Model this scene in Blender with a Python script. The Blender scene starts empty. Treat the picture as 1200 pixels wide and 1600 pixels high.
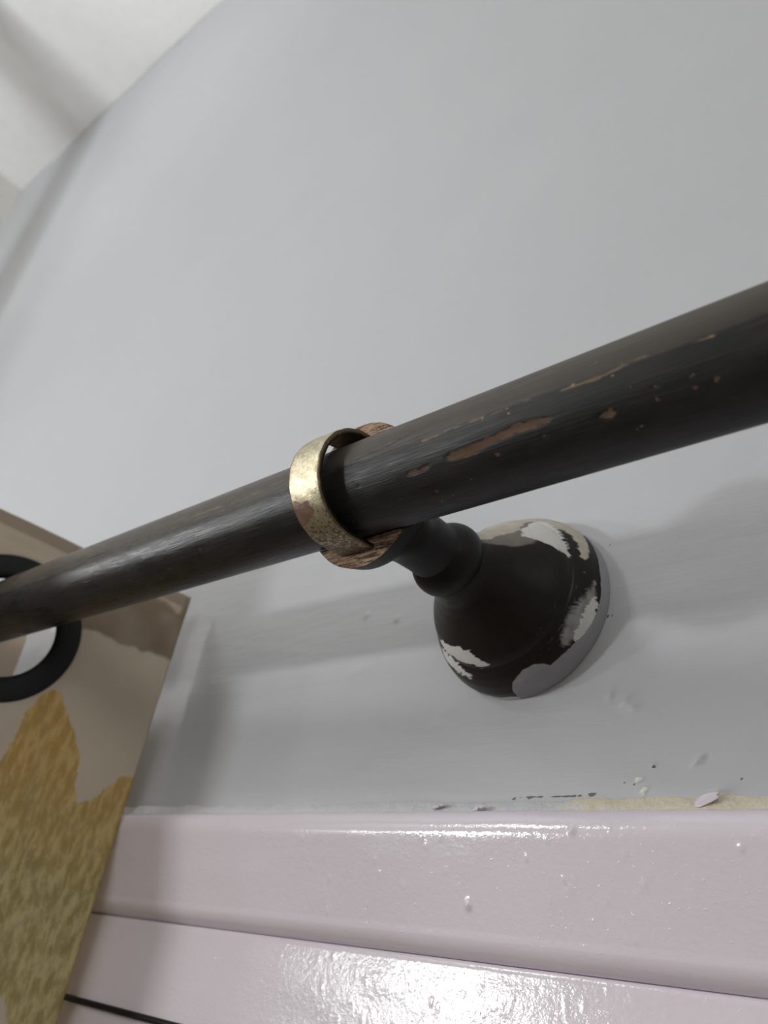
import bpy, bmesh, math, random
import numpy as np
from mathutils import Matrix, Vector
random.seed(4)
SC = bpy.context.scene
COL = SC.collection

# ------------------------------------------------------------------ camera
# metres; the wall is the plane y = 0, x runs along the wall, z is up, z = 0 at the rod
F_PX = 1398.96
cam_data = bpy.data.cameras.new('camera')
cam = bpy.data.objects.new('camera', cam_data)
COL.objects.link(cam)
R_ = Vector((0.73490, 0.65440, 0.17800)).normalized()
V_ = Vector((-0.64140, 0.58560, 0.49560)).normalized()
U_ = R_.cross(V_).normalized()
R_ = V_.cross(U_).normalized()
cam.matrix_world = Matrix(((R_.x, U_.x, -V_.x, 0.16939), (R_.y, U_.y, -V_.y, -0.24075),
                           (R_.z, U_.z, -V_.z, -0.13610), (0, 0, 0, 1)))
cam_data.sensor_fit = 'HORIZONTAL'
cam_data.sensor_width = 36.0
cam_data.lens = 36.0 * F_PX / 1200.0
cam_data.clip_start = 0.01
cam_data.dof.use_dof = True
cam_data.dof.focus_distance = 0.262
cam_data.dof.aperture_fstop = 20.0
SC.camera = cam

# ------------------------------------------------------------------ world, lamps, exposure
w = bpy.data.worlds.new('world')
SC.world = w
w.use_nodes = True
w.node_tree.nodes['Background'].inputs[0].default_value = (0.9, 0.95, 1.0, 1)
w.node_tree.nodes['Background'].inputs[1].default_value = 0.05

def lamp(name, kind, loc, watts, radius, col=(1, 1, 1), aim=None, size=None, blend=0.5):
    d = bpy.data.lights.new(name, kind)
    d.energy = watts
    d.color = col
    o = bpy.data.objects.new(name, d)
    COL.objects.link(o)
    o.location = loc
    if kind == 'AREA':
        d.shape = 'RECTANGLE'
        d.size, d.size_y = radius
    else:
        d.shadow_soft_size = radius
    if kind == 'SPOT':
        d.spot_size = math.radians(size)
        d.spot_blend = blend
    if aim is not None:
        o.rotation_euler = (Vector(aim) - Vector(loc)).to_track_quat('-Z', 'Y').to_euler()
    return o
ZTOP = 1.0433
COOL = (0.975, 0.985, 1.0)
HEAD = (-0.05, 0.0, 0.05)
lamp('lamp_tube', 'AREA', (-0.69, -0.88, -0.080), 2.7, (0.080, 0.040), COOL, aim=HEAD)
lamp('lamp_tube', 'AREA', (-0.89, -0.88, -0.075), 0.5, (0.04, 0.030), COOL, aim=HEAD)
lamp('lamp_tube', 'AREA', (-1.02, -0.70, -0.060), 2.0, (0.10, 0.050), COOL, aim=HEAD)
lamp('ambient_lamp', 'POINT', (-0.85, -1.10, 0.56), 10.5, 0.09, COOL)
lamp('ceiling_fill', 'SPOT', (-0.80, -1.05, 0.25), 15.0, 0.13, COOL, aim=(-0.85, -0.25, ZTOP), size=75, blend=0.9)  # added spot that brightens the ceiling, no known lamp there
lamp('ambient_lamp', 'POINT', (1.2, -1.9, 0.55), 26.0, 0.35, COOL)  # added fill from the right for the curtain face, no known lamp there

SC.view_settings.view_transform = 'Standard'
SC.view_settings.look = 'None'
SC.view_settings.exposure = -0.13
SC.view_settings.gamma = 1.0
SC.view_settings.use_curve_mapping = False

# ------------------------------------------------------------------ helpers
def tag(o, label=None, cat=None, group=None, kind=None):
    if label: o['label'] = label
    if cat: o['category'] = cat
    if group: o['group'] = group
    if kind: o['kind'] = kind
    return o

def empty(name, loc=(0, 0, 0)):
    o = bpy.data.objects.new(name, None)
    COL.objects.link(o)
    o.location = loc
    o.empty_display_size = 0.02
    return o

def link(name, me, mat, parent=None):
    o = bpy.data.objects.new(name, me)
    COL.objects.link(o)
    if mat is not None and not me.materials:
        me.materials.append(mat)
    if parent is not None:
        o.parent = parent
    return o

def mesh_np(name, verts, faces, attrs=None, smooth=True):
    me = bpy.data.meshes.new(name)
    verts = np.asarray(verts, dtype=np.float32)
    faces = np.asarray(faces, dtype=np.int32)
    n, k = faces.shape
    me.vertices.add(len(verts))
    me.vertices.foreach_set('co', verts.ravel())
    me.loops.add(n * k)
    me.loops.foreach_set('vertex_index', faces.ravel())
    me.polygons.add(n)
    me.polygons.foreach_set('loop_start', np.arange(0, n * k, k, dtype=np.int32))
    me.update(calc_edges=True)
    me.validate()
    me.polygons.foreach_set('use_smooth', [smooth] * len(me.polygons))
    for a, v in (attrs or {}).items():
        at = me.attributes.new(a, 'FLOAT', 'POINT')
        at.data.foreach_set('value', np.asarray(v, dtype=np.float32).ravel())
    return me

def grid_faces(nu, nv, wrap_v=False, flip=False):
    i, j = np.meshgrid(np.arange(nu - 1), np.arange(nv if wrap_v else nv - 1), indexing='ij')
    j2 = (j + 1) % nv
    a, b, c, d = i * nv + j, (i + 1) * nv + j, (i + 1) * nv + j2, i * nv + j2
    f = np.stack([a, b, c, d], -1).reshape(-1, 4)
    return f[:, ::-1] if flip else f

def vnoise(p, seed=0):
    """smooth value noise in -1..1 for an (n, 2) or (n, 3) array"""
    p = np.asarray(p, dtype=np.float64)
    if p.shape[1] == 2:
        p = np.c_[p, np.zeros(len(p))]
    i = np.floor(p).astype(np.int64)
    f = p - i
    f = f * f * (3 - 2 * f)
    def h(x, y, z):
        n = (x * 374761393 + y * 668265263 + z * 2147483647 + seed * 974634777) & 0xffffffff
        n = ((n ^ (n >> 13)) * 1274126177) & 0xffffffff
        return ((n ^ (n >> 16)) & 0xffff) / 32767.5 - 1
    out = 0
    for dx in (0, 1):
        for dy in (0, 1):
            for dz in (0, 1):
                wgt = (f[:, 0] if dx else 1 - f[:, 0]) * (f[:, 1] if dy else 1 - f[:, 1]) * (f[:, 2] if dz else 1 - f[:, 2])
                out = out + wgt * h(i[:, 0] + dx, i[:, 1] + dy, i[:, 2] + dz)
    return out

def poly_sdf(p, poly):
    """signed distance to a polygon, positive inside"""
    p = np.asarray(p, float)
    poly = np.asarray(poly, float)
    d = np.full(len(p), 1e9)
    ins = np.zeros(len(p), bool)
    n = len(poly)
    for k in range(n):
        a, b = poly[k], poly[(k + 1) % n]
        e = b - a
        t = np.clip(((p - a) @ e) / max(e @ e, 1e-12), 0, 1)
        d = np.minimum(d, np.hypot(*(p - a - t[:, None] * e).T))
        c = (a[1] > p[:, 1]) != (b[1] > p[:, 1])
        xs = a[0] + (p[:, 1] - a[1]) * (b[0] - a[0]) / (b[1] - a[1] if b[1] != a[1] else 1e-12)
        ins ^= c & (p[:, 0] < xs)
    return np.where(ins, d, -d)

def line_dist(p, line):
    p = np.asarray(p, float)
    line = np.asarray(line, float)
    d = np.full(len(p), 1e9)
    for a, b in zip(line[:-1], line[1:]):
        e = b - a
        t = np.clip(((p - a) @ e) / max(e @ e, 1e-12), 0, 1)
        d = np.minimum(d, np.hypot(*(p - a - t[:, None] * e).T))
    return d

def spaced(*parts):
    """(start, stop, step) pieces joined into one increasing coordinate list"""
    out = []
    for a, b, s in parts:
        out.append(np.linspace(a, b, max(2, int(round((b - a) / s)) + 1))[:-1])
    out.append(np.array([parts[-1][1]]))
    return np.concatenate(out)

class Nodes:
    """small wrapper to write node trees"""
    def __init__(self, name):
        self.mat = bpy.data.materials.new(name)
        self.mat.use_nodes = True
        self.t = self.mat.node_tree
        self.b = self.t.nodes['Principled BSDF']
    def put(self, sock, v):
        if isinstance(v, bpy.types.NodeSocket):
            self.t.links.new(v, sock)
        else:
            sock.default_value = v
    def set(self, **kw):
        for k, v in kw.items():
            self.put(self.b.inputs[k.replace('_', ' ')], v)
        return self
    def pos(self):
        return self.t.nodes.new('ShaderNodeTexCoord').outputs['Object']
    def attr(self, a):
        n = self.t.nodes.new('ShaderNodeAttribute')
        n.attribute_name = a
        return n.outputs['Fac']
    def scale(self, v, s):
        n = self.t.nodes.new('ShaderNodeMapping')
        n.inputs['Scale'].default_value = s
        self.t.links.new(v, n.inputs['Vector'])
        return n.outputs['Vector']
    def rotscale(self, v, r, s):
        n = self.t.nodes.new('ShaderNodeMapping')
        n.inputs['Rotation'].default_value = r
        n.inputs['Scale'].default_value = s
        self.t.links.new(v, n.inputs['Vector'])
        return n.outputs['Vector']
    def noise(self, v, s, detail=4, rough=0.55):
        n = self.t.nodes.new('ShaderNodeTexNoise')
        self.t.links.new(v, n.inputs['Vector'])
        n.inputs['Scale'].default_value = s
        n.inputs['Detail'].default_value = detail
        n.inputs['Roughness'].default_value = rough
        return n.outputs['Fac']
    def math(self, op, a, b=0.0, c=0.0):
        n = self.t.nodes.new('ShaderNodeMath')
        n.operation = op
        for k, v in enumerate((a, b, c)):
            self.put(n.inputs[k], v)
        return n.outputs[0]
    def step(self, v, lo, hi, a=0.0, b=1.0):
        n = self.t.nodes.new('ShaderNodeMapRange')
        n.interpolation_type = 'SMOOTHSTEP'
        for k, x in zip(('Value', 'From Min', 'From Max', 'To Min', 'To Max'), (v, lo, hi, a, b)):
            self.put(n.inputs[k], x)
        return n.outputs[0]
    def mix(self, f, a, b):
        n = self.t.nodes.new('ShaderNodeMix')
        n.data_type = 'RGBA'
        self.put(n.inputs[0], f)
        for k, v in ((6, a), (7, b)):
            self.put(n.inputs[k], v if isinstance(v, bpy.types.NodeSocket) else (*v, 1))
        return n.outputs[2]
    def bump(self, h, dist=0.001, strength=1.0, normal=None):
        n = self.t.nodes.new('ShaderNodeBump')
        n.inputs['Distance'].default_value = dist
        n.inputs['Strength'].default_value = strength
        self.t.links.new(h, n.inputs['Height'])
        if normal is not None:
            self.t.links.new(normal, n.inputs['Normal'])
        return n.outputs['Normal']

# ------------------------------------------------------------------ materials
def mat_wall():
    m = Nodes('grey_wall_paint')
    p = m.pos()
    big = m.noise(p, 9.0, 3)
    streak = m.noise(m.scale(p, (60, 60, 420)), 1.0, 4)
    fine = m.noise(p, 900.0, 3)
    col = m.mix(big, (0.470, 0.476, 0.500), (0.500, 0.506, 0.528))
    col = m.mix(m.step(m.attr('chip'), 0.4, 0.6), col, (0.72, 0.70, 0.64))
    col = m.mix(m.step(m.attr('speck'), 0.4, 0.6), col, (0.10, 0.10, 0.10))
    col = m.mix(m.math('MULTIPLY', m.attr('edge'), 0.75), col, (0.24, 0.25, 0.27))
    n1 = m.bump(streak, 0.0004, 0.40)
    n2 = m.bump(fine, 0.00008, 0.3, n1)
    return m.set(Base_Color=col, Roughness=0.5, Normal=n2).mat

def mat_plain(name, col, rough=0.6, bump=0.0, scale=400.0):
    m = Nodes(name)
    p = m.pos()
    n = m.noise(p, scale, 3)
    c = m.mix(n, tuple(x * 0.95 for x in col), tuple(min(1, x * 1.05) for x in col))
    m.set(Base_Color=c, Roughness=rough)
    if bump:
        m.set(Normal=m.bump(n, bump, 0.6))
    return m.mat

def mat_gloss():
    m = Nodes('gloss_pink_white_paint')
    p = m.pos()
    brush = m.noise(m.scale(p, (50, 300, 300)), 1.0, 3)
    dimple = m.noise(m.scale(p, (520, 620, 620)), 1.0, 3, 0.6)
    grit = m.noise(p, 900.0, 1)
    col = m.mix(m.noise(p, 14.0, 3), (0.70, 0.638, 0.69), (0.74, 0.68, 0.73))
    n1 = m.bump(brush, 0.0002, 0.15)
    n2 = m.bump(dimple, 0.00030, 0.33, n1)
    n3 = m.bump(m.step(grit, 0.68, 0.80), 0.00012, 0.5, n2)
    m.set(Base_Color=col, Roughness=0.14, Normal=n3)
    return m.mat

def mat_caulk():
    m = Nodes('cracked_caulk')
    p = m.pos()
    n = m.noise(p, 900.0, 4)
    ragged = m.math('ADD', m.attr('cream'), m.math('MULTIPLY', m.math('SUBTRACT', m.noise(p, 260.0, 4), 0.5), 1.6))
    cream = m.mix(n, (0.56, 0.49, 0.36), (0.80, 0.73, 0.60))
    grey = m.mix(n, (0.50, 0.50, 0.52), (0.72, 0.70, 0.72))
    col = m.mix(m.step(ragged, 0.4, 0.6), grey, cream)
    return m.set(Base_Color=col, Roughness=0.55, Normal=m.bump(n, 0.0008, 0.7)).mat

def mat_rod():
    m = Nodes('worn_black_brown_varnished_wood')
    p = m.pos()
    grain = m.noise(m.scale(p, (22, 900, 900)), 1.0, 5, 0.6)
    grain2 = m.noise(m.scale(p, (70, 2600, 2600)), 1.0, 3, 0.6)
    blot = m.noise(m.scale(p, (60, 160, 160)), 1.0, 4)
    fleck = m.noise(m.scale(p, (420, 900, 900)), 1.0, 4, 0.65)
    base = m.mix(m.step(blot, 0.35, 0.7), (0.009, 0.0088, 0.0095), (0.017, 0.016, 0.015))
    base = m.mix(m.step(grain, 0.56, 0.72), base, (0.026, 0.022, 0.019))
    top = m.attr('dust')
    base = m.mix(m.math('MULTIPLY', top, 0.75), base, (0.085, 0.070, 0.056))
    rag = m.math('ADD', m.attr('wear'), m.math('MULTIPLY', m.math('SUBTRACT', fleck, 0.5), 0.0028))
    chip = m.step(rag, -0.00006, 0.00006)
    wood = m.mix(m.noise(m.scale(p, (300, 1500, 1500)), 1.0, 3), (0.075, 0.040, 0.023), (0.145, 0.085, 0.050))
    col = m.mix(chip, base, wood)
    ln = m.math('ADD', m.attr('crack'), m.math('MULTIPLY', m.math('SUBTRACT', fleck, 0.5), 0.0011))
    col = m.mix(m.step(ln, 0.00012, -0.00012), col, (0.004, 0.0035, 0.003))
    seam = m.math('ADD', m.attr('seam'), m.math('MULTIPLY', m.math('SUBTRACT', m.noise(m.scale(p, (160, 700, 700)), 1.0, 4), 0.5), 0.003))
    col = m.mix(m.math('MULTIPLY', m.step(seam, 0.0001, -0.0003), 0.8), col, (0.16, 0.105, 0.060))
    gold = m.math('ADD', m.attr('gold'), m.math('MULTIPLY', m.math('SUBTRACT', fleck, 0.5), 0.0030))
    col = m.mix(m.step(gold, -0.0001, 0.0002), col, (0.24, 0.165, 0.07))
    rare = m.step(m.noise(m.scale(p, (500, 800, 800)), 1.0, 2), 0.74, 0.79)
    col = m.mix(m.math('MULTIPLY', rare, 0.5), col, (0.30, 0.27, 0.24))
    n1 = m.bump(grain, 0.0002, 0.22)
    n2 = m.bump(grain2, 0.00016, 0.6, n1)
    n3 = m.bump(fleck, 0.00012, 0.16, n2)
    n4 = m.bump(m.math('SUBTRACT', 1.0, chip), 0.0002, 0.3, n3)
    rough = m.step(m.math('ADD', m.math('MULTIPLY', grain2, 0.7), m.math('MULTIPLY', blot, 0.3)), 0.35, 0.62, m.math('ADD', 0.19, m.attr('rubbed')), m.math('ADD', 0.38, m.attr('rubbed')))
    return m.set(Base_Color=col, Specular_IOR_Level=0.28, Roughness=m.math('ADD', rough, m.math('MULTIPLY', chip, 0.3)), Normal=n4).mat

def mat_dark_wood(name='black_brown_varnish', a=(0.008, 0.0075, 0.0075), b=(0.018, 0.015, 0.014)):
    m = Nodes(name)
    p = m.pos()
    blot = m.noise(p, 70.0, 4)
    dust = m.step(m.noise(p, 1300.0, 3), 0.70, 0.78)
    col = m.mix(blot, a, b)
    col = m.mix(m.math('MULTIPLY', dust, 0.35), col, (0.2, 0.18, 0.17))
    return m.set(Base_Color=col, Specular_IOR_Level=0.22, Roughness=m.step(blot, 0.3, 0.7, 0.36, 0.5), Normal=m.bump(m.noise(p, 500.0, 3), 0.0002, 0.25)).mat

def mat_rosette():
    m = Nodes('black_brown_wood_with_paint_daubs')
    p = m.pos()
    blot = m.noise(p, 60.0, 4)
    col = m.mix(blot, (0.008, 0.0065, 0.006), (0.018, 0.0135, 0.0115))
    dust = m.step(m.noise(p, 1400.0, 3), 0.71, 0.78)
    col = m.mix(m.math('MULTIPLY', dust, 0.3), col, (0.16, 0.14, 0.13))
    rag = m.math('MULTIPLY', m.math('SUBTRACT', m.noise(m.rotscale(p, (0.0, 0.7, 0.0), (260, 260, 800)), 1.0, 5, 0.6), 0.5), 3.6)
    rag2 = m.math('MULTIPLY', m.math('SUBTRACT', m.noise(m.rotscale(p, (0.0, -0.6, 0.0), (160, 400, 900)), 1.0, 5, 0.6), 0.5), 5.0)
    film = m.noise(p, 260.0, 4)
    tot = None
    for a, c1, c2, rg, soft in (('film', (0.10, 0.10, 0.10), (0.42, 0.42, 0.41), rag2, 1.0), ('dusty', (0.13, 0.115, 0.10), (0.24, 0.215, 0.19), rag, 1.2),
                                ('cream', (0.34, 0.30, 0.25), (0.56, 0.52, 0.45), rag, 0.35),
                                ('white', (0.55, 0.54, 0.51), (0.68, 0.68, 0.66), rag2, 0.25),
                                ('grey', (0.27, 0.27, 0.29), (0.33, 0.33, 0.35), m.math('MULTIPLY', rag, 0.35), 0.15)):
        k = m.step(m.math('ADD', m.attr(a), rg), -soft, soft)
        col = m.mix(k, col, m.mix(film, c1, c2))
        tot = k if tot is None else m.math('MAXIMUM', tot, k)
    sc_ = m.step(m.math('ADD', m.attr('scratch'), m.math('MULTIPLY', m.math('SUBTRACT', m.noise(p, 700.0, 3), 0.5), 0.35)), 0.12, 0.0)
    col = m.mix(m.math('MULTIPLY', sc_, 0.6), col, (0.14, 0.13, 0.125))
    n1 = m.bump(tot, 0.0003, 0.6)
    n2 = m.bump(m.noise(p, 420.0, 4), 0.0003, 0.25, n1)
    return m.set(Base_Color=col, Specular_IOR_Level=0.22, Roughness=m.math('ADD', 0.36, m.math('MULTIPLY', tot, 0.2)), Normal=n2).mat

def mat_raw_wood():
    m = Nodes('raw_split_brown_wood')
    p = m.pos()
    fib = m.noise(m.scale(p, (130, 900, 1500)), 1.0, 5, 0.7)
    pit = m.noise(p, 1100.0, 3)
    col = m.mix(m.step(fib, 0.36, 0.64), (0.07, 0.036, 0.022), (0.60, 0.41, 0.28))
    col = m.mix(m.step(pit, 0.66, 0.76), col, (0.02, 0.012, 0.01))
    return m.set(Base_Color=col, Roughness=0.75, Normal=m.bump(fib, 0.0012, 0.9)).mat

def mat_strap():
    m = Nodes('worn_gilt_metal')
    p = m.pos()
    mot = m.noise(p, 900.0, 5, 0.7)
    mid = m.noise(p, 260.0, 4)
    scr = m.noise(m.scale(p, (2400, 160, 160)), 1.0, 3)
    col = m.mix(m.step(mot, 0.42, 0.6), (0.42, 0.37, 0.24), (0.62, 0.57, 0.44))
    dirt = m.math('ADD', m.attr('tarnish'), m.math('MULTIPLY', m.math('SUBTRACT', mot, 0.5), 1.6))
    dk = m.step(dirt, 0.45, 0.75)
    col = m.mix(dk, col, (0.13, 0.10, 0.065))
    cop = m.step(m.math('ADD', m.attr('copper'), m.math('MULTIPLY', m.math('SUBTRACT', mid, 0.5), 2.4)), 0.42, 0.60)
    col = m.mix(cop, col, m.mix(scr, (0.16, 0.085, 0.06), (0.27, 0.17, 0.125)))
    met = m.math('SUBTRACT', 0.95, m.math('MULTIPLY', cop, 0.5))
    return m.set(Base_Color=col, Metallic=met, Roughness=m.step(mot, 0.3, 0.7, 0.33, 0.5),
                 Normal=m.bump(mot, 0.00025, 0.5)).mat

def mat_fabric():
    m = Nodes('beige_and_mustard_printed_cloth')
    p = m.pos()
    slub = m.noise(m.rotscale(p, (0.55, 0.0, 0.0), (110, 330, 110)), 1.0, 5, 0.66)
    cloud = m.noise(p, 45.0, 4)
    weave = m.noise(m.scale(p, (900, 900, 2400)), 1.0, 2)
    beige = m.mix(cloud, (0.66, 0.58, 0.48), (0.78, 0.71, 0.61))
    must = m.mix(m.step(slub, 0.38, 0.66), (0.60, 0.41, 0.14), (0.76, 0.60, 0.28))
    olive = m.mix(m.step(slub, 0.36, 0.64), (0.47, 0.385, 0.16), (0.74, 0.65, 0.37))
    yel = m.mix(m.attr('low'), must, olive)
    edge = m.math('ADD', m.attr('leaf'), m.math('MULTIPLY', m.math('SUBTRACT', m.noise(p, 330.0, 3), 0.5), 0.004))
    k = m.step(edge, -0.0006, 0.0006)
    col = m.mix(k, beige, yel)
    vein = m.math('ADD', m.attr('vein'), m.math('MULTIPLY', m.math('SUBTRACT', m.noise(p, 200.0, 3), 0.5), 0.006))
    col = m.mix(m.math('MULTIPLY', m.math('MULTIPLY', m.step(vein, 0.0014, -0.001), k), 0.4), col, (0.47, 0.42, 0.30))
    col = m.mix(m.math('MULTIPLY', m.attr('hem_and_shade'), 0.8), col, m.mix(cloud, (0.17, 0.11, 0.06), (0.30, 0.215, 0.13)))  # brown of the folded top edge, plus the rod's shadow painted in
    nrm = m.bump(weave, 0.0002, 0.4, m.bump(slub, 0.0006, 0.5))
    m.set(Base_Color=col, Roughness=0.85, Normal=nrm)
    m.b.inputs['Sheen Weight'].default_value = 0.15
    out = m.t.nodes['Material Output']
    tr = m.t.nodes.new('ShaderNodeBsdfTranslucent')
    m.t.links.new(col, tr.inputs['Color'])
    ms = m.t.nodes.new('ShaderNodeMixShader')
    ms.inputs[0].default_value = 0.5
    m.t.links.new(m.b.outputs[0], ms.inputs[1])
    m.t.links.new(tr.outputs[0], ms.inputs[2])
    m.t.links.new(ms.outputs[0], out.inputs['Surface'])
    return m.mat

WALL = mat_wall()
PLAIN = mat_plain('cream_wall_paint', (0.72, 0.71, 0.66), 0.6)
WHITE = mat_plain('white_ceiling_paint', (0.93, 0.93, 0.925), 0.7, 0.0001, 60)
FLOOR = mat_plain('brown_floor', (0.25, 0.18, 0.12), 0.5)
GLOSS = mat_gloss()
BLACK = mat_plain('black_plastic', (0.007, 0.0065, 0.007), 0.45, 0.0001, 800)
BLACK.node_tree.nodes['Principled BSDF'].inputs['Specular IOR Level'].default_value = 0.25

# ------------------------------------------------------------------ setting
X0, X1, Y0, ZC, ZF = -1.2206, 1.9, -3.0, 1.0433, -2.1

def slab(name, lo, hi, mat):
    bm = bmesh.new()
    bmesh.ops.create_cube(bm, size=1)
    for v in bm.verts:
        for k in range(3):
            v.co[k] = lo[k] if v.co[k] < 0 else hi[k]
    me = bpy.data.meshes.new(name)
    bm.to_mesh(me)
    bm.free()
    return tag(link(name, me, mat), kind='structure')

def bumps(P, items):
    d = np.zeros(len(P))
    for x, z, rx, rz, h, rot in items:
        c, s = math.cos(rot), math.sin(rot)
        dx, dz = P[:, 0] - x, P[:, 1] - z
        q = ((c * dx + s * dz) / rx) ** 2 + ((-s * dx + c * dz) / rz) ** 2
        d += h * np.exp(-q)
    return d

xs = spaced((X0, -0.5, 0.008), (-0.5, -0.26, 0.003), (-0.26, 0.125, 0.0008), (0.125, 0.3, 0.01), (0.3, X1, 0.1))
zs = spaced((ZF, -0.3, 0.2), (-0.3, -0.075, 0.02), (-0.075, -0.045, 0.0006), (-0.045, 0.10, 0.0012), (0.10, 0.4, 0.006), (0.4, ZC - 0.02, 0.03), (ZC - 0.02, ZC, 0.001))
gx, gz = np.meshgrid(xs, zs, indexing='ij')
P = np.c_[gx.ravel(), gz.ravel()]
near = np.exp(-((P[:, 1] - 0.0) / 0.25) ** 2) * np.exp(-((P[:, 0] + 0.05) / 0.4) ** 2)
disp = 0.0007 * vnoise(P * (14, 26), 3) + near * (0.00022 * vnoise(P * (40, 110), 5) + 0.00008 * vnoise(P * (90, 320), 6))
disp += bumps(P, [(0.0572, -0.0541, 0.0024, 0.0009, 0.0011, 0.5), (0.0590, -0.0535, 0.0010, 0.0006, -0.0010, 0.4),
                  (-0.0908, 0.0146, 0.002, 0.001, 0.0007, 0.3), (-0.0724, 0.0099, 0.0013, 0.001, 0.0008, 0.0),
                  (0.0277, -0.0319, 0.002, 0.001, 0.0010, 0.8), (0.0335, -0.0344, 0.0026, 0.0012, 0.0010, 0.6), (0.036, -0.0365, 0.002, 0.001, 0.0008, 0.2),
                  (-0.0411, -0.034, 0.004, 0.0016, 0.0006, 0.3), (-0.0768, -0.0326, 0.006, 0.002, 0.0005, 0.2), (-0.0896, -0.0112, 0.004, 0.0015, 0.0005, 0.2),
                  (0.0636, -0.0625, 0.0035, 0.0012, 0.0010, 0.1), (0.043, -0.055, 0.0008, 0.0006, 0.0008, 0.0)])
crack = line_dist(P, [(-0.0060, -0.0640), (0.004, -0.0636), (0.014, -0.0635), (0.0242, -0.0632)]) + 0.0002 * vnoise(P * 900, 8)
def spots(P, pts, r, seed):
    a = np.zeros(len(P))
    for x, z in pts:
        d = np.hypot(P[:, 0] - x, (P[:, 1] - z) * 1.3) + r * 0.9 * vnoise(P * 1100, seed)
        a = np.maximum(a, np.clip(1 - (d - r) / 0.0004, 0, 1))
    return a
chip = spots(P, [(0.0379, -0.0592), (0.0392, -0.0590), (0.0395, -0.0628), (0.0404, -0.0624)], 0.0007, 11)
speck = spots(P, [(0.0325, -0.0590), (0.0340, -0.0602), (0.0430, -0.0556), (0.0468, 0.0383), (0.0249, -0.004), (0.0263, -0.0046), (0.0590, -0.0537),
                  (0.0370, -0.0606), (0.0690, -0.0600), (0.0240, 0.0230), (0.0330, 0.0360)], 0.0003, 12)
speck = np.maximum(speck, np.clip(1.4 - (crack + 0.00022 * vnoise(P * (300, 900), 9)) / 0.00030, 0, 1))
disp += 0.0006 * chip
disp -= 0.008 * ((P[:, 1] < -0.0745) & (P[:, 1] > -0.238))
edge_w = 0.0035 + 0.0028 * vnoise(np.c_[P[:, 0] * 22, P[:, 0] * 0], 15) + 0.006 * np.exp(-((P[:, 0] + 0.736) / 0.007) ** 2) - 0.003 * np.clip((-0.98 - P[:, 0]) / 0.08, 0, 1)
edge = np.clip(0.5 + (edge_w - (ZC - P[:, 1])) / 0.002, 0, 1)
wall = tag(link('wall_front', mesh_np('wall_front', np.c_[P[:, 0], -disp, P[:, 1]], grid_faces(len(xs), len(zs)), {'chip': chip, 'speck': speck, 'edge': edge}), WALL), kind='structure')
slab('wall_left_and_blocker', (X0 - 0.1, Y0, ZF), (X0, 0.0, ZC), PLAIN)  # the room's own left wall
slab('wall_left_and_blocker', (-0.985, -0.36, ZF), (-0.905, -0.28, ZC), PLAIN)     # column added out of view to cast the shadow band on wall and ceiling
slab('wall_right', (X1, Y0, ZF), (X1 + 0.1, 0.0, ZC), PLAIN)
slab('wall_back', (X0, Y0 - 0.1, ZF), (X1, Y0, ZC), PLAIN)
slab('ceiling', (X0 - 0.1, Y0 - 0.1, ZC), (X1 + 0.1, 0.1, ZC + 0.1), WHITE)
slab('floor', (X0 - 0.1, Y0 - 0.1, ZF - 0.1), (X1 + 0.1, 0.1, ZF), FLOOR)

def arc(c, r, a0, a1, n):
    t = np.radians(np.linspace(a0, a1, n))
    return [(c[0] + r * math.cos(k), c[1] + r * math.sin(k)) for k in t]

def moulding(name, prof, xs, lumps, seed):
    """prof: (depth out from the wall, z) from the top down"""
    prof = np.asarray(prof, float)
    nx, npf = len(xs), len(prof)
    tang = np.gradient(prof, axis=0)
    nor = np.c_[-tang[:, 1], tang[:, 0]]
    nor /= np.linalg.norm(nor, axis=1)[:, None]
    gx = np.repeat(xs, npf)
    pf = np.tile(prof, (nx, 1))
    nn = np.tile(nor, (nx, 1))
    q = np.c_[gx, pf[:, 1]]
    d = 0.00008 * vnoise(q * (60, 140), seed) + bumps(q, lumps)
    fade = np.clip(np.minimum(np.arange(npf), np.arange(npf)[::-1]) / 3, 0, 1)
    pf = pf + nn * (d * np.tile(fade, nx))[:, None]
    V = np.c_[gx, -pf[:, 0], pf[:, 1]]
    return tag(link(name, mesh_np(name, V, grid_faces(nx, npf)), GLOSS), kind='structure')

rng = random.Random(7)
upper = [(-0.001, -0.0690), (0.0030, -0.0692)] + [(0.0044 + 0.0065 * math.cos(k), -0.0768 + 0.0074 * math.sin(k)) for k in np.radians(np.linspace(94, -12, 20))]
upper += [(0.0108 - 0.0064 * k / 26, -0.0783 - 0.0272 * k / 26) for k in range(1, 27)]
upper += arc((-0.0032, -0.1048), 0.0078, -13, -74, 20)[1:] + [(-0.0012, -0.11245), (-0.0020, -0.1125)]
lumps = [(-0.0136, -0.0981, 0.0010, 0.0010, 0.0014, 0), (0.0240, -0.0768, 0.0008, 0.0008, 0.0010, 0), (-0.0308, -0.0819, 0.0006, 0.0006, 0.0006, 0),
         (0.0080, -0.0845, 0.0005, 0.0005, 0.0005, 0), (0.0728, -0.0804, 0.0006, 0.0006, 0.0007, 0), (0.0458, -0.0893, 0.0005, 0.0005, 0.0005, 0),
         (0.0157, -0.0947, 0.0005, 0.0005, 0.0004, 0), (-0.0327, -0.0795, 0.0005, 0.0005, 0.0006, 0)]
lumps += [(rng.uniform(-0.10, 0.11), rng.uniform(-0.105, -0.076), 0.0005, 0.0005, rng.uniform(0.0002, 0.0005), 0) for _ in range(45)]
mx = spaced((-0.95, -0.26, 0.03), (-0.26, 0.125, 0.0007), (0.125, 0.5, 0.03))
trim = moulding('trim_1', upper, mx, lumps, 21)
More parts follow.
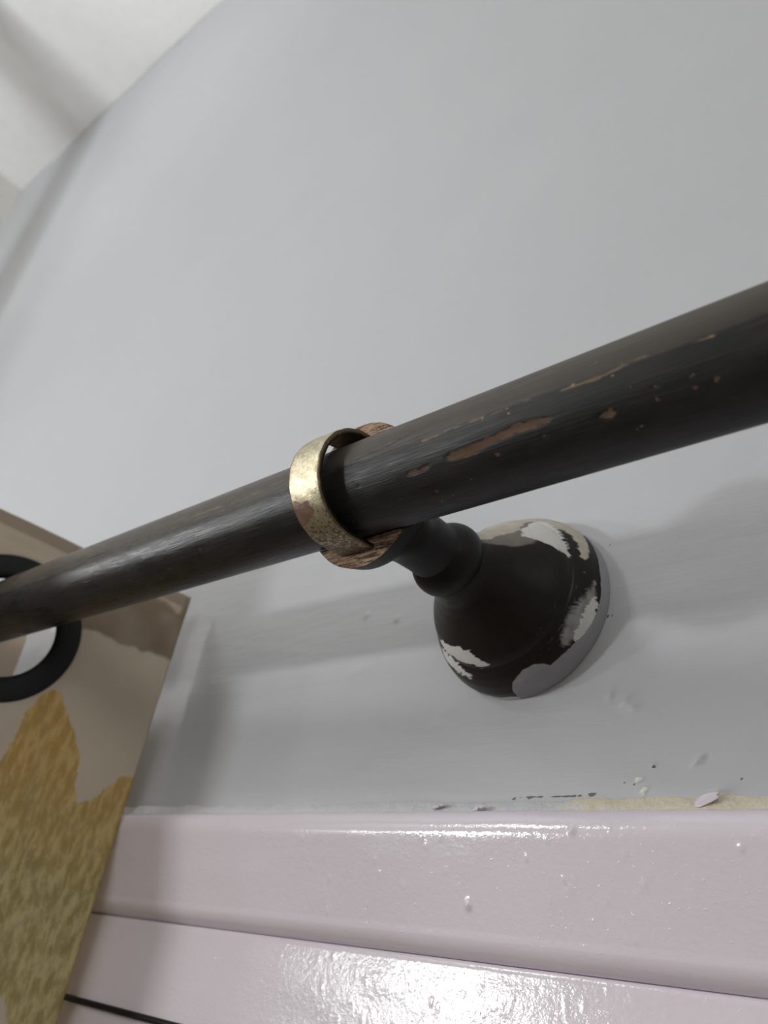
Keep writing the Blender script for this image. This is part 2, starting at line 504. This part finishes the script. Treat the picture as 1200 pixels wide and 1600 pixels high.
lower = [(-0.004, -0.1126), (-0.0014, -0.11265), (-0.0004, -0.1128)] + [(0.0003, -0.1132)] + [(0.0006 - 0.0002 * k / 40, -0.1138 - 0.05 * k / 40) for k in range(41)] + [(0.0004, -0.2000), (0.0004, -0.2400), (-0.004, -0.2402)]
lumps = [(rng.uniform(-0.10, 0.09), rng.uniform(-0.135, -0.114), 0.0006, 0.0005, rng.uniform(0.00008, 0.0003), rng.uniform(0, 3)) for _ in range(90)]
board = moulding('trim_2', lower, mx, lumps, 22)

# ragged caulk along the top of the moulding, cream where the paint has gone
cx = spaced((-0.26, 0.125, 0.0006))
ct = np.linspace(0, 1, 12)
gx, gt = np.meshgrid(cx, ct, indexing='ij')
gx, gt = gx.ravel(), gt.ravel()
wide = np.clip((gx - 0.005) / 0.03, 0, 1)
zt = -0.0652 + 0.0003 + 0.0005 * wide + 0.0006 * vnoise(np.c_[gx * 160, gx * 0], 31) + 0.0012 * np.exp(-((gx - 0.0625) / 0.004) ** 2)
zb = -0.0703 + 0.0007 * vnoise(np.c_[gx * 220, gx * 0], 32)
yo = -0.0002 - 0.0040 * gt ** 0.9 - 0.0006 * np.sin(gt * math.pi) * (0.6 + 0.8 * vnoise(np.c_[gx * 300, gt * 3], 33))
cream = np.clip((gx + 0.002) / 0.045, 0, 1) * np.clip((1.05 - gt) / 0.3, 0, 1)
caulk = link('caulk_bead', mesh_np('caulk_bead', np.c_[gx, yo, zt + (zb - zt) * gt], grid_faces(len(cx), len(ct)), {'cream': cream}), mat_caulk(), trim)
tag(caulk, 'cracked caulk bead, bare cream at its right half')

def flake(name, x, z, sx, sz, seed, y=-0.0012):
    n = 12
    uu, vv = np.meshgrid(np.linspace(-1, 1, n), np.linspace(-1, 1, n), indexing='ij')
    uu, vv = uu.ravel(), vv.ravel()
    k = np.sqrt(np.clip(1 - 0.5 * vv * vv, 0, 1))
    k2 = np.sqrt(np.clip(1 - 0.5 * uu * uu, 0, 1))
    a, b = uu * k, vv * k2
    a = a * (1 + 0.25 * vnoise(np.c_[uu * 2, vv * 2], seed))
    V = np.c_[x + a * sx + b * sx * 0.3, y - 0.0012 * (1 - b) * (0.6 + 0.4 * a), z + b * sz + 0.3 * a * sz]
    o = link(name, mesh_np(name, V, grid_faces(n, n)), GLOSS, trim)
    md = o.modifiers.new('thickness', 'SOLIDIFY')
    md.thickness = 0.0003
    return o
flake('paint_flake', 0.0600, -0.0662, 0.0036, 0.0021, 41, -0.0026)
flake('paint_flake', -0.0155, -0.0682, 0.0026, 0.0010, 43, -0.0040)
flake('paint_flake', -0.0330, -0.0672, 0.0030, 0.0008, 47, -0.0032)

# thin black wire along the lower board
def tube(path, r, n=12):
    path = np.asarray(path, float)
    t = np.gradient(path, axis=0)
    t /= np.linalg.norm(t, axis=1)[:, None]
    up = np.array([0.0, 0.0, 1.0])
    e1 = np.cross(t, up)
    e1 /= np.linalg.norm(e1, axis=1)[:, None]
    e2 = np.cross(e1, t)
    a = np.linspace(0, 2 * math.pi, n, endpoint=False)
    V, rad = [], np.full(len(path), r)
    pts = [path[0]] + list(path) + [path[-1]]
    rr = [0.0001 * r] + list(rad) + [0.0001 * r]
    E1 = [e1[0]] + list(e1) + [e1[-1]]
    E2 = [e2[0]] + list(e2) + [e2[-1]]
    for c, q, u, v in zip(pts, rr, E1, E2):
        for k in a:
            V.append(c + q * (math.cos(k) * u + math.sin(k) * v))
    return np.array(V), grid_faces(len(pts), n, wrap_v=True)
V, Fc = tube([(-0.2300 + 0.5 * k / 40, -0.0006 - 0.0012, -0.1471 - 0.0006 * math.sin(k / 6)) for k in range(41)], 0.0013)
tag(link('wire', mesh_np('wire', V, Fc), BLACK), 'thin black wire running along the lower pink-white trim board', 'wire')

# ------------------------------------------------------------------ curtain rod
RY, RR = 0.09245, 0.0140
RD = np.array([1, -0.02261, -0.01207])
RD /= np.linalg.norm(RD)
RA = np.array([0, -RY, 0.0])
E1_ = np.cross(RD, [0, 0, 1.0])
E1_ /= np.linalg.norm(E1_)
E2_ = np.cross(E1_, RD)
us = spaced((-1.16, -0.30, 0.03), (-0.30, 0.125, 0.0007), (0.125, 0.40, 0.02))
na = 200
th = np.linspace(-180, 180, na, endpoint=False)
gu, gth = np.meshgrid(us, th, indexing='ij')
gu, gth = gu.ravel(), gth.ravel()
SURF = np.c_[gu, np.radians(gth) * RR]           # metres along, metres around
arcm = lambda L: [(u, math.radians(a) * RR) for u, a in L]
wear = np.full(len(gu), -0.01)
for L in ([(0.0386, -37.0), (0.0409, -35.4), (0.046, -35.7), (0.0492, -33.4), (0.0541, -33.2), (0.0601, -29.8), (0.0655, -30.7), (0.07, -33.1), (0.0702, -37.7), (0.0659, -38.7), (0.0595, -37.6), (0.0546, -39.6), (0.0516, -40.8), (0.0462, -44.8), (0.0423, -43.1), (0.0392, -42.4)],
          [(0.0818, -48.3), (0.0831, -45.8), (0.0856, -45.2), (0.0861, -49.6), (0.0852, -53.5), (0.0832, -52.8)],
          [(0.025, -42.7), (0.0267, -40.1), (0.0296, -42.4), (0.0326, -38.7), (0.0331, -41.8), (0.0302, -44.2), (0.0267, -45.0)]):
    wear = np.maximum(wear, poly_sdf(SURF, arcm(L)))
for u, a in ((0.0676, -49.2), (0.0537, -52.1), (0.0966, -39.0), (0.0962, -50.2), (0.1045, -50.3), (0.1092, -49.4), (0.031, -70.1), (0.0072, -37.5), (-0.12, -30), (-0.07, -48)):
    wear = np.maximum(wear, 0.0005 - np.hypot(SURF[:, 0] - u, (SURF[:, 1] - math.radians(a) * RR) * 1.4))
crack = np.minimum(line_dist(SURF, arcm([(-0.025, -11.0), (-0.0164, -6.5), (-0.0024, -7.9), (0.0081, -9.4), (0.018, -9.2), (0.032, -13.1), (0.0459, -12.2), (0.0587, -11.3)])),
                   line_dist(SURF, arcm([(0.0043, -4.8), (0.0179, -2.8), (0.0225, 2.0), (0.0287, 5.5)])))
crack = np.minimum(crack, line_dist(SURF, arcm([(-0.19, -6), (-0.13, -5.0), (-0.07, -6.6), (-0.03, -8.6)])) + 0.0002) - 0.0002
seam = np.minimum(line_dist(SURF, arcm([(0.032, -11.6), (0.0459, -11.0), (0.0587, -10.3), (0.0698, -9.2), (0.0758, -12.6), (0.0849, -12.6), (0.0943, -9.4), (0.1031, -10.7), (0.1113, -13.1)])),
                  line_dist(SURF, arcm([(-0.1556, 14.2), (-0.1165, 12.9), (-0.0733, 2.6), (-0.0447, -1.0), (-0.0263, 5.2)]))) - 0.0002
gold = np.full(len(gu), -0.02)
for u, a in ((0.0513, -12.1), (0.0591, -10.4), (0.0755, -12.1), (0.0772, -11.4), (0.0956, -8.7), (0.110, -12.7)):
    gold = np.maximum(gold, 0.0003 - np.hypot((SURF[:, 0] - u) * 0.6, SURF[:, 1] - math.radians(a) * RR))
dust = np.clip(0.55 * np.clip((gth + 12 + 2.5 * vnoise(SURF * (60, 0), 57)) / 2.5, 0, 1) + 0.45 * (gth + 10) / 30, 0, 1) * np.clip((186 - gth) / 40, 0, 1)
rad = RR + 0.00003 * vnoise(SURF * (25, 300), 51) - 0.00022 * np.clip(wear / 0.0004 + 0.5, 0, 1) - 0.00018 * np.clip(1 - crack / 0.0003, 0, 1)
V = RA + gu[:, None] * RD + (np.cos(np.radians(gth)) * rad)[:, None] * E1_ + (np.sin(np.radians(gth)) * rad)[:, None] * E2_
Fc = grid_faces(len(us), na, wrap_v=True, flip=True)
rod = link('curtain_rod', mesh_np('curtain_rod', V, Fc, {'wear': wear, 'crack': crack, 'seam': seam, 'gold': gold, 'dust': dust, 'rubbed': 0.16 * np.clip((gu + 0.03) / 0.03, 0, 1)}), mat_rod())
tag(rod, 'dark worn wooden curtain rod with chipped varnish, crossing the grey wall', 'curtain rod')

# ------------------------------------------------------------------ bracket
bracket = empty('curtain_bracket', (-0.009, 0.0, 0.0025))
tag(bracket, 'black turned wooden wall bracket daubed with paint, holding the rod in a gilt strap', 'bracket')
BM = bracket.matrix_world
AXZ = lambda s: -0.0025 * s / 0.09        # the axis drops slightly away from the wall (bracket space)

def lathe_np(prof, n, attrs_fn=None):
    prof = np.asarray(prof, float)
    a = np.linspace(-math.pi, math.pi, n, endpoint=False)
    s, r = np.repeat(prof[:, 0], n), np.repeat(prof[:, 1], n)
    aa = np.tile(a, len(prof))
    V = np.c_[r * np.cos(aa), -s, r * np.sin(aa) + AXZ(s)]
    return V, grid_faces(len(prof), n, wrap_v=True), s, aa

def curve_prof(keys, sub):
    """resample a polyline profile to small steps"""
    keys = np.asarray(keys, float)
    out = [keys[0]]
    for a, b in zip(keys[:-1], keys[1:]):
        m = max(1, int(np.hypot(*(b - a)) / sub))
        out += [a + (b - a) * k / m for k in range(1, m + 1)]
    return np.array(out)

def smooth_prof(p, it):
    p = p.copy()
    for _ in range(it):
        p[1:-1] = 0.25 * p[:-2] + 0.5 * p[1:-1] + 0.25 * p[2:]
    return p
mm = lambda L: [(a / 1000, b / 1000) for a, b in L]
rim = smooth_prof(curve_prof(mm([(0, 33.5), (0.4, 34.0), (6, 34.0), (7, 33.7), (10, 32.8), (13, 31.2), (15.6, 29.2)]), 0.00035), 3)
dome = smooth_prof(curve_prof(mm([(15.7, 29.1), (16.0, 28.4), (18, 28.0), (20, 27.0), (22, 25.5), (24, 23.6), (28, 19.9), (32, 16.6), (36, 14.2), (39, 12.9), (42.2, 12.0)]), 0.00035), 3)
prof = np.vstack([rim, dome])
V, Fc, s, aa = lathe_np(prof, 420)
lean = np.clip((43 - s * 1000) / 8, 0, 1)       # the hand-turned dome sits a hair off its axis
V[:, 0] += 0.0006 * lean
V[:, 2] += 0.0009 * lean
S2 = np.c_[np.degrees(aa) * 0.55, s * 1000]       # about millimetres around, millimetres out
pp = lambda L: [(a * 0.55, b) for a, b in L]
cream = poly_sdf(S2, pp([(94, 30), (100.4, 22.0), (96, 12), (84, 3), (67.7, 2.0), (55, 3.0), (44, 5.5), (35.8, 7.5), (23.7, 9.4), (15, 11.9), (18.9, 13.4), (30.3, 12.6), (39.3, 13.1), (46.8, 14.5), (54.7, 15.0), (64, 16.5), (62.7, 22.9), (54.0, 26.2), (52.4, 29.8), (52.1, 33.3), (40.0, 38.7), (36, 42.5), (80, 42.5)]))
white = poly_sdf(S2, pp([(55.1, 25.7), (41.5, 27.6), (35.1, 25.4), (29.4, 23.4), (24.7, 21.1), (20.4, 19.5), (17.1, 16.2), (25.6, 15.7), (36.0, 15.5), (49.7, 14.8), (60, 14.5), (66, 15.5), (62, 19.4), (55.8, 24.2)]))
white = np.maximum(white, poly_sdf(S2, pp([(-5.5, 8.3), (-12.0, 6.35), (-21.2, 6.0), (-30.3, 6.4), (-36.9, 8.6), (-32.5, 10.6), (-25.2, 10.3), (-20.2, 10.8), (-12.8, 10.2)])))
white = np.maximum(white, poly_sdf(S2, pp([(-141.4, 20.6), (-129.9, 22.3), (-112.7, 23.8), (-100.1, 22.6), (-94.3, 20.4), (-87.7, 17.5), (-98.2, 17.2), (-106.7, 18.2), (-116.3, 18.6), (-126.1, 18.4), (-141.8, 15.65)])))
white = np.maximum(white, poly_sdf(S2, pp([(-147.3, 14.6), (-132.6, 16.2), (-121.2, 15.9), (-108, 13.6), (-114, 12.2), (-126.4, 12.6), (-140.0, 12.0)])))
white = np.maximum(white, 0.55 - np.hypot((S2[:, 0] - 6 * 0.55) * 1.6, S2[:, 1] - 12.7))
white = np.maximum(white, poly_sdf(S2, pp([(-112, 1.0), (-84, 0.5), (-84, 3.0), (-112, 3.6)])))
film = poly_sdf(S2, pp([(2.1, 9.1), (-5.9, 11.15), (-13.4, 13.2), (-23.0, 14.6), (-31.6, 14.08), (-38.8, 13.07), (-40.8, 11.0), (-33.2, 8.6), (-18.3, 7.7), (-7.9, 8.0)]))
grey = poly_sdf(S2, pp([(-86, 3), (-84.2, 8.0), (-79.6, 11.2), (-70.6, 13.3), (-62.0, 13.0), (-57, 11.4), (-54.8, 9.6), (-46.7, 9.5), (-36.4, 8.6), (-29.2, 7.3), (-16.4, 6.2), (-2.8, 6.2), (9.5, 6.8), (30, 5.8), (48, 3.8), (52, -3), (-86, -3)]))
scratch = np.minimum.reduce([line_dist(S2, pp(L)) for L in (
    [(-3, 14.8), (-15, 14.4), (-28, 14.9), (-40, 14.6), (-52, 15.0)], [(-36, 13.2), (-50, 13.6), (-60, 14.2)],
    [(-20, 20.0), (-26, 18.5)], [(-60, 12.5), (-66, 15.5)], [(10, 24), (14, 22)], [(-40, 19.5), (-47, 18.6)], [(20, 17.5), (15, 14.5)])])
dusty = poly_sdf(S2, pp([(120, 14), (40, 16), (26, 30), (30, 42), (110, 42)])) - 0.5
ros = link('rosette', mesh_np('rosette', V, Fc, {'cream': cream, 'white': white, 'grey': grey, 'film': film, 'scratch': scratch, 'dusty': dusty}), mat_rosette(), bracket)
tag(ros, 'domed wall rosette with smears of white, cream and grey paint')

DARK = mat_dark_wood()
col_prof = smooth_prof(curve_prof(mm([(41.0, 11.0), (42.5, 12.2), (43.8, 12.9), (45.5, 13.1), (47.5, 12.9), (49.5, 12.1), (51.2, 10.9), (52.3, 9.9), (53, 9.0)]), 0.0005), 2)
V, Fc, s, aa = lathe_np(col_prof, 96)
link('collar', mesh_np('collar', V, Fc), DARK, bracket)

def solid_lathe(prof, n):
    V, Fc, s, aa = lathe_np(prof, n)
    bm = bmesh.new()
    vs = [bm.verts.new(v) for v in V]
    for f in Fc:
        bm.faces.new([vs[k] for k in f])
    m = len(prof)
    bm.faces.new([vs[k] for k in range(n)][::-1])
    bm.faces.new([vs[(m - 1) * n + k] for k in range(n)])
    bmesh.ops.recalc_face_normals(bm, faces=bm.faces)
    me = bpy.data.meshes.new('solid')
    bm.to_mesh(me)
    bm.free()
    return me

def cut(me, cutters):
    """boolean difference, evaluated to a fresh mesh"""
    tmp = bpy.data.objects.new('tmp', me)
    COL.objects.link(tmp)
    obs = []
    for c in cutters:
        o = bpy.data.objects.new('tmp_cut', c)
        COL.objects.link(o)
        obs.append(o)
        md = tmp.modifiers.new('cut', 'BOOLEAN')
        md.operation = 'DIFFERENCE'
        md.solver = 'EXACT'
        md.object = o
    dg = bpy.context.evaluated_depsgraph_get()
    res = bpy.data.meshes.new_from_object(tmp.evaluated_get(dg))
    for o in [tmp] + obs:
        bpy.data.objects.remove(o)
    return res
# arm that flares into a cradle cut to hold the rod
arm_prof = smooth_prof(curve_prof(mm([(50, 9.6), (60, 9.8), (65, 10.0), (69, 11.2), (73, 14.2), (77, 18.4), (80, 19.4), (84, 20.9), (90, 23.2), (95, 24.6), (100, 25.2)]), 0.0008), 3)
off = Vector((-0.009, 0, 0.0025))
def cyl_mesh(r, n=96, L=0.2):
    V, Fc = tube([tuple(RA + RD * u - np.array(off)) for u in np.linspace(-L / 2, L / 2, 3)], r, n)
    bm = bmesh.new()
    vs = [bm.verts.new(v) for v in V]
    for f in Fc:
        bm.faces.new([vs[k] for k in f])
    bmesh.ops.recalc_face_normals(bm, faces=bm.faces)
    me = bpy.data.meshes.new('c')
    bm.to_mesh(me)
    bm.free()
    return me
FACE_P = Vector((0, -0.0832, -0.0220))           # end face: lower tip shorter than the upper one
FACE_T = Vector((0, -0.0113, 0.0445)).normalized()
FACE_N = Vector((0, -FACE_T.z, FACE_T.y))
if FACE_N.y > 0: FACE_N = -FACE_N
def half_space(p, nrm, size=0.1):
    bm = bmesh.new()
    bmesh.ops.create_cube(bm, size=size)
    M = nrm.to_track_quat('Z', 'Y').to_matrix().to_4x4()
    M.translation = p + nrm * size / 2
    bmesh.ops.transform(bm, matrix=M, verts=bm.verts)
    me = bpy.data.meshes.new('h')
    bm.to_mesh(me)
    bm.free()
    return me
me = cut(solid_lathe(arm_prof, 128), [half_space(FACE_P, FACE_N), cyl_mesh(RR + 0.00025)])
cradle = link('cradle', me, None, bracket)
me.materials.clear()
me.materials.append(DARK)
# the two bare end faces become thin pieces of their own
RAW = mat_raw_wood()
ends = {1: [], -1: []}
for pl in me.polygons:
    pl.use_smooth = True
    if pl.normal.dot(FACE_N) > 0.995 and abs((pl.center - FACE_P).dot(FACE_N)) < 0.0003:
        ends[1 if pl.center.z > 0 else -1].append([me.vertices[k].co.copy() for k in pl.vertices])
def end_piece(polys, label, seed, broken=False):
    bm = bmesh.new()
    for P_ in polys:
        bm.faces.new([bm.verts.new(p) for p in P_])
    bmesh.ops.remove_doubles(bm, verts=bm.verts, dist=1e-6)
    bmesh.ops.triangulate(bm, faces=bm.faces)
    for _ in range(5):
        long = [e for e in bm.edges if e.calc_length() > 0.0009]
        if not long: break
        bmesh.ops.subdivide_edges(bm, edges=long, cuts=1)
        bmesh.ops.triangulate(bm, faces=[f for f in bm.faces if len(f.verts) > 3])
    bmesh.ops.beautify_fill(bm, faces=bm.faces, edges=bm.edges)
    rim_v = {v for e in bm.edges if e.is_boundary for v in e.verts}
    co = np.array([v.co[:] for v in bm.verts])
    h = 0.00035 * vnoise(co * (180, 0, 900), seed) + 0.0002 * vnoise(co * 1500, seed + 1) + 0.0004
    for v, k in zip(list(bm.verts), h):
        v.co += FACE_N * float(k if v not in rim_v else 0.00005)
        if broken and v.co.x < -0.0025:           # splintered left shoulder of the upper tip
            v.co.z -= (0.0032 + 0.0016 * math.sin(v.co.x * 2600)) * min(1, (-0.0025 - v.co.x) / 0.0012) * max(0, min(1, (v.co.z - 0.0155) / 0.007))
    for f in bm.faces: f.smooth = True
    m2 = bpy.data.meshes.new('bare_end')
    bm.to_mesh(m2)
    bm.free()
    return tag(link('bare_end', m2, RAW, cradle), label)
end_piece(ends[-1], 'raw brown split wood at the lower tip', 61)
end_piece(ends[1], 'raw brown split wood at the upper tip', 64, True)

# gilt strap bent round the front of the rod, its ends on the two tips
SR, SW, ST = 0.0168, 0.0062, 0.0009
path = []
sc = np.array([-0.0945, 0.0])
for k in range(14):                               # nearly straight leg from the lower tip
    path.append((-0.0838 - 0.0097 * k / 13, -0.0153 - 0.0014 * (k / 13) ** 0.7))
for a in np.linspace(-88, 88, 88):                # 0 = towards the room, angles up
    t = math.radians(a)
    path.append((sc[0] - SR * math.cos(t), sc[1] + SR * math.sin(t)))
path += [(-0.0940, SR), (-0.0934, SR), (-0.0926, SR)]
path = np.array(path)
path = smooth_prof(path, 2)
tg = np.gradient(path, axis=0)
tg /= np.linalg.norm(tg, axis=1)[:, None]
nr = np.c_[tg[:, 1], -tg[:, 0]]
cen = path.mean(0)
nr *= np.sign(((path - cen) * nr).sum(1).mean())
wx = np.linspace(-1, 1, 25)
prof = [(x * SW, ST * (1 - 0.25 * abs(x) ** 8)) for x in wx] + [(x * SW, -ST) for x in wx[::-1]]
V, tar, cop = [], [], []
for k, (c, n_) in enumerate(zip(path, nr)):
    ang = math.degrees(math.atan2(c[1], -(c[0] - sc[0])))
    for x, o in prof:
        j = 0.00006 * math.sin(k * 0.7 + x * 900)
        q = c + n_ * (o + j)
        V.append((x, q[0], q[1] - 0.0025))
        up = o > 0 and abs(x) < SW * 0.97
        tar.append((0.30 + 0.25 * max(0, (-ang - 15) / 50) + (0.30 if ang > 40 else 0.0)) if up else 0.85)
        cop.append(float(up) * max(0, min(1, (ang + 72) / 14, (-34 - ang) / 8)) * min(1, max(0.25, 0.62 - 0.5 * x / SW)))
npf = len(prof)
Fs = grid_faces(len(path), npf, wrap_v=True)
me = mesh_np('strap', V, Fs, {'tarnish': tar, 'copper': cop})
bm = bmesh.new()
bm.from_mesh(me)
bm.verts.ensure_lookup_table()
bm.faces.new([bm.verts[k] for k in range(npf)])
bm.faces.new([bm.verts[(len(path) - 1) * npf + k] for k in range(npf)])
bmesh.ops.recalc_face_normals(bm, faces=bm.faces)
bm.to_mesh(me)
bm.free()
strap = tag(link('strap', me, mat_strap(), bracket), 'worn gilt metal strap around the rod')

# ------------------------------------------------------------------ curtain
plan = [(-0.214, -0.0120), (-0.2185, -0.0250), (-0.2262, -0.0460), (-0.2400, -0.0850), (-0.2530, -0.1250), (-0.2650, -0.1620), (-0.2820, -0.1840), (-0.3030, -0.1680),
        (-0.3200, -0.1300), (-0.3370, -0.0880), (-0.3530, -0.0480), (-0.3680, -0.0250), (-0.3840, -0.0200), (-0.4000, -0.0330), (-0.4150, -0.0600), (-0.4280, -0.0850),
        (-0.4450, -0.1250), (-0.4620, -0.1600), (-0.4800, -0.1720), (-0.5000, -0.1580), (-0.5200, -0.1200), (-0.5360, -0.0820), (-0.5540, -0.0400), (-0.5700, -0.0200),
        (-0.5880, -0.0200), (-0.6040, -0.0400), (-0.6200, -0.0820), (-0.6360, -0.1200), (-0.6500, -0.1600)]
def catmull(P, n):
    P = np.asarray(P, float)
    P = np.vstack([2 * P[0] - P[1], P, 2 * P[-1] - P[-2]])
    out = []
    for k in range(1, len(P) - 2):
        for t in np.linspace(0, 1, n, endpoint=False):
            a, b, c, d = P[k - 1], P[k], P[k + 1], P[k + 2]
            out.append(0.5 * (2 * b + (c - a) * t + (2 * a - 5 * b + 4 * c - d) * t * t + (3 * b - a - 3 * c + d) * t ** 3))
    out.append(P[-2])
    return np.array(out)
cp = catmull(plan, 40)
arcl = np.r_[0, np.cumsum(np.hypot(*np.diff(cp, axis=0).T))]
LEN = arcl[-1]
uu = spaced((0, 0.20, 0.0011), (0.20, LEN, 0.004))
px_, py_ = np.interp(uu, arcl, cp[:, 0]), np.interp(uu, arcl, cp[:, 1])
tgx, tgy = np.gradient(px_, uu), np.gradient(py_, uu)
tl = np.hypot(tgx, tgy)
nx_, ny_ = -tgy / tl, tgx / tl                       # towards the visible (right-hand) side
if nx_[10] < 0: nx_, ny_ = -nx_, -ny_
EYE = [(0.0775, 0), ]
# arc positions where the cloth crosses the rod
cross = []
fr = py_ - (-RY + px_ * RD[1] / RD[0])
for k in range(len(uu) - 1):
    if fr[k] * fr[k + 1] < 0: cross.append(uu[k] + (uu[k + 1] - uu[k]) * fr[k] / (fr[k] - fr[k + 1]))
def rod_z(x): return x * RD[2] / RD[0]
RIN, ROUT = 0.0236, 0.0356
ring_c = []
for u in cross:
    x = np.interp(u, uu, px_)
    ring_c.append((u, rod_z(x) + RR + 0.0004 - RIN))
ztop = lambda u: 0.0388 + 0.094 * np.minimum(u, 0.12) - 0.004 * np.clip((u - 0.12) / 0.1, 0, 1)
vv = np.concatenate([np.linspace(0, 0.21, 200), np.linspace(0.22, 1.45, 60)])
gu, gv = np.meshgrid(uu, vv, indexing='ij')
gu, gv = gu.ravel(), gv.ravel()
zt = ztop(gu)
Z = zt - gv
ripple = 0.0012 * vnoise(np.c_[gu * 26, Z * 9], 71) + 0.0005 * vnoise(np.c_[gu * 70, Z * 40], 72)
hem_and_shade = np.clip((0.0125 - gv) / 0.0012, 0, 1)  # folded top band only, no shadow in it
roll = 0.0012 * np.sin(np.clip(gv / 0.0125, 0, 1) * math.pi) * 1.0
PX = np.interp(gu, uu, px_) + np.interp(gu, uu, nx_) * (ripple + roll)
PY = np.interp(gu, uu, py_) + np.interp(gu, uu, ny_) * (ripple + roll)
U2 = np.c_[gu, Z]
leafA = [(0.0527, -0.0323), (0.0559, -0.041), (0.0565, -0.0519), (0.0585, -0.0631), (0.066, -0.0704), (0.080, -0.090), (0.095, -0.1384), (0.05, -0.150), (0.046, -0.1440), (0.036, -0.1420), (0.0297, -0.1464), (0.022, -0.153), (0.016, -0.165),
         (-0.0028, -0.19), (-0.01, -0.14), (-0.0008, -0.0766), (-0.002, -0.0547), (0.0017, -0.0547), (0.0065, -0.0572), (0.0107, -0.0628), (0.0158, -0.07), (0.021, -0.0722), (0.0236, -0.0672), (0.0267, -0.0518), (0.0333, -0.0417), (0.0404, -0.0331), (0.0448, -0.0267), (0.049, -0.027)]
leafA = np.array(leafA)
leaf = poly_sdf(U2, leafA)
U3 = np.c_[(gu + 0.012) % 0.34, ((Z - 0.0) % 0.36) - 0.24]
rest = np.maximum(poly_sdf(U3, leafA + (0.16, 0.0)), poly_sdf(U3, leafA * (1, -1) + (0.02, -0.20)))
leaf = np.where((gu > 0.125) | (Z < -0.17), rest, leaf)
low = np.clip((-0.060 - Z) / 0.05, 0, 1)
vein = line_dist(U2, [(0.050, -0.035), (0.044, -0.060), (0.040, -0.085), (0.026, -0.110), (0.012, -0.120)])
vein = np.minimum(vein, line_dist(U2, [(0.040, -0.085), (0.02, -0.083), (0.006, -0.090)]))
vein = np.minimum(vein, line_dist(U2, [(0.034, -0.098), (0.05, -0.115), (0.06, -0.118)]))
vein = np.minimum(vein, line_dist(U2, [(0.020, -0.114), (0.03, -0.128), (0.05, -0.132)]))
hem_shade = 0.6 * np.clip((0.0075 - gv) / 0.001, 0, 1)
rod_shadow = poly_sdf(U2, [(-0.01, 0.0043), (0.022, 0.0040), (0.058, 0.0062), (0.066, 0.020), (0.060, 0.037), (0.030, 0.0375), (0.020, 0.0345), (0.004, 0.0285), (0.0035, 0.0370), (-0.01, 0.05)])  # rod's shadow on the cloth, painted as a brown patch
hem_shade = np.maximum(hem_shade, np.clip(0.5 + (rod_shadow + 0.0010 * vnoise(U2 * 260, 77)) / 0.0012, 0, 1) * (0.85 + 0.15 * vnoise(U2 * 120, 78)))
V = np.c_[PX, PY, Z]
Fg = grid_faces(len(uu), len(vv))
# eyelet holes
fc_u, fc_z = gu[Fg].mean(1), Z[Fg].mean(1)
keep = np.ones(len(Fg), bool)
for u, z in ring_c:
    keep &= np.hypot(fc_u - u, fc_z - z) > RIN + 0.003
curtain = empty('curtain', (-0.30, -RY, 0.0))
tag(curtain, 'beige curtain with mustard leaf print hung on the dark rod by black eyelets', 'curtain')
Vc = V - np.array([-0.30, -RY, 0.0])
me = mesh_np('panel', Vc, Fg[keep], {'leaf': leaf, 'low': low, 'vein': vein, 'hem_and_shade': hem_shade})
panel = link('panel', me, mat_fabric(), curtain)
md = panel.modifiers.new('thickness', 'SOLIDIFY')
md.thickness = 0.0009
md.offset = 0
def ring_mesh():
    n, m = 96, 20
    V = []
    for i in range(n):
        a = 2 * math.pi * i / n
        for j in range(m):
            t = 2 * math.pi * j / m
            c_, s_ = math.cos(t), math.sin(t)
            rr = (RIN + ROUT) / 2 + (ROUT - RIN) / 2 * math.copysign(abs(c_) ** 0.7, c_)
            h = 0.0026 * math.copysign(abs(s_) ** 0.7, s_)
            V.append((h, rr * math.cos(a), rr * math.sin(a)))
    idx = np.arange(n * m).reshape(n, m)
    a, b = idx, np.roll(idx, -1, 0)
    Fr = np.stack([a, b, np.roll(b, -1, 1), np.roll(a, -1, 1)], -1).reshape(-1, 4)
    return mesh_np('eyelet', V, Fr)
rm = ring_mesh()
rm.materials.append(BLACK)
for u, z in ring_c:
    o = bpy.data.objects.new('eyelet', rm)
    COL.objects.link(o)
    o.parent = curtain
    x, y = np.interp(u, uu, px_), np.interp(u, uu, py_)
    a, b = np.interp(u, uu, nx_), np.interp(u, uu, ny_)
    o.location = (x + 0.30, y + RY, z)
    o.rotation_euler = (0, 0, math.atan2(b, a))
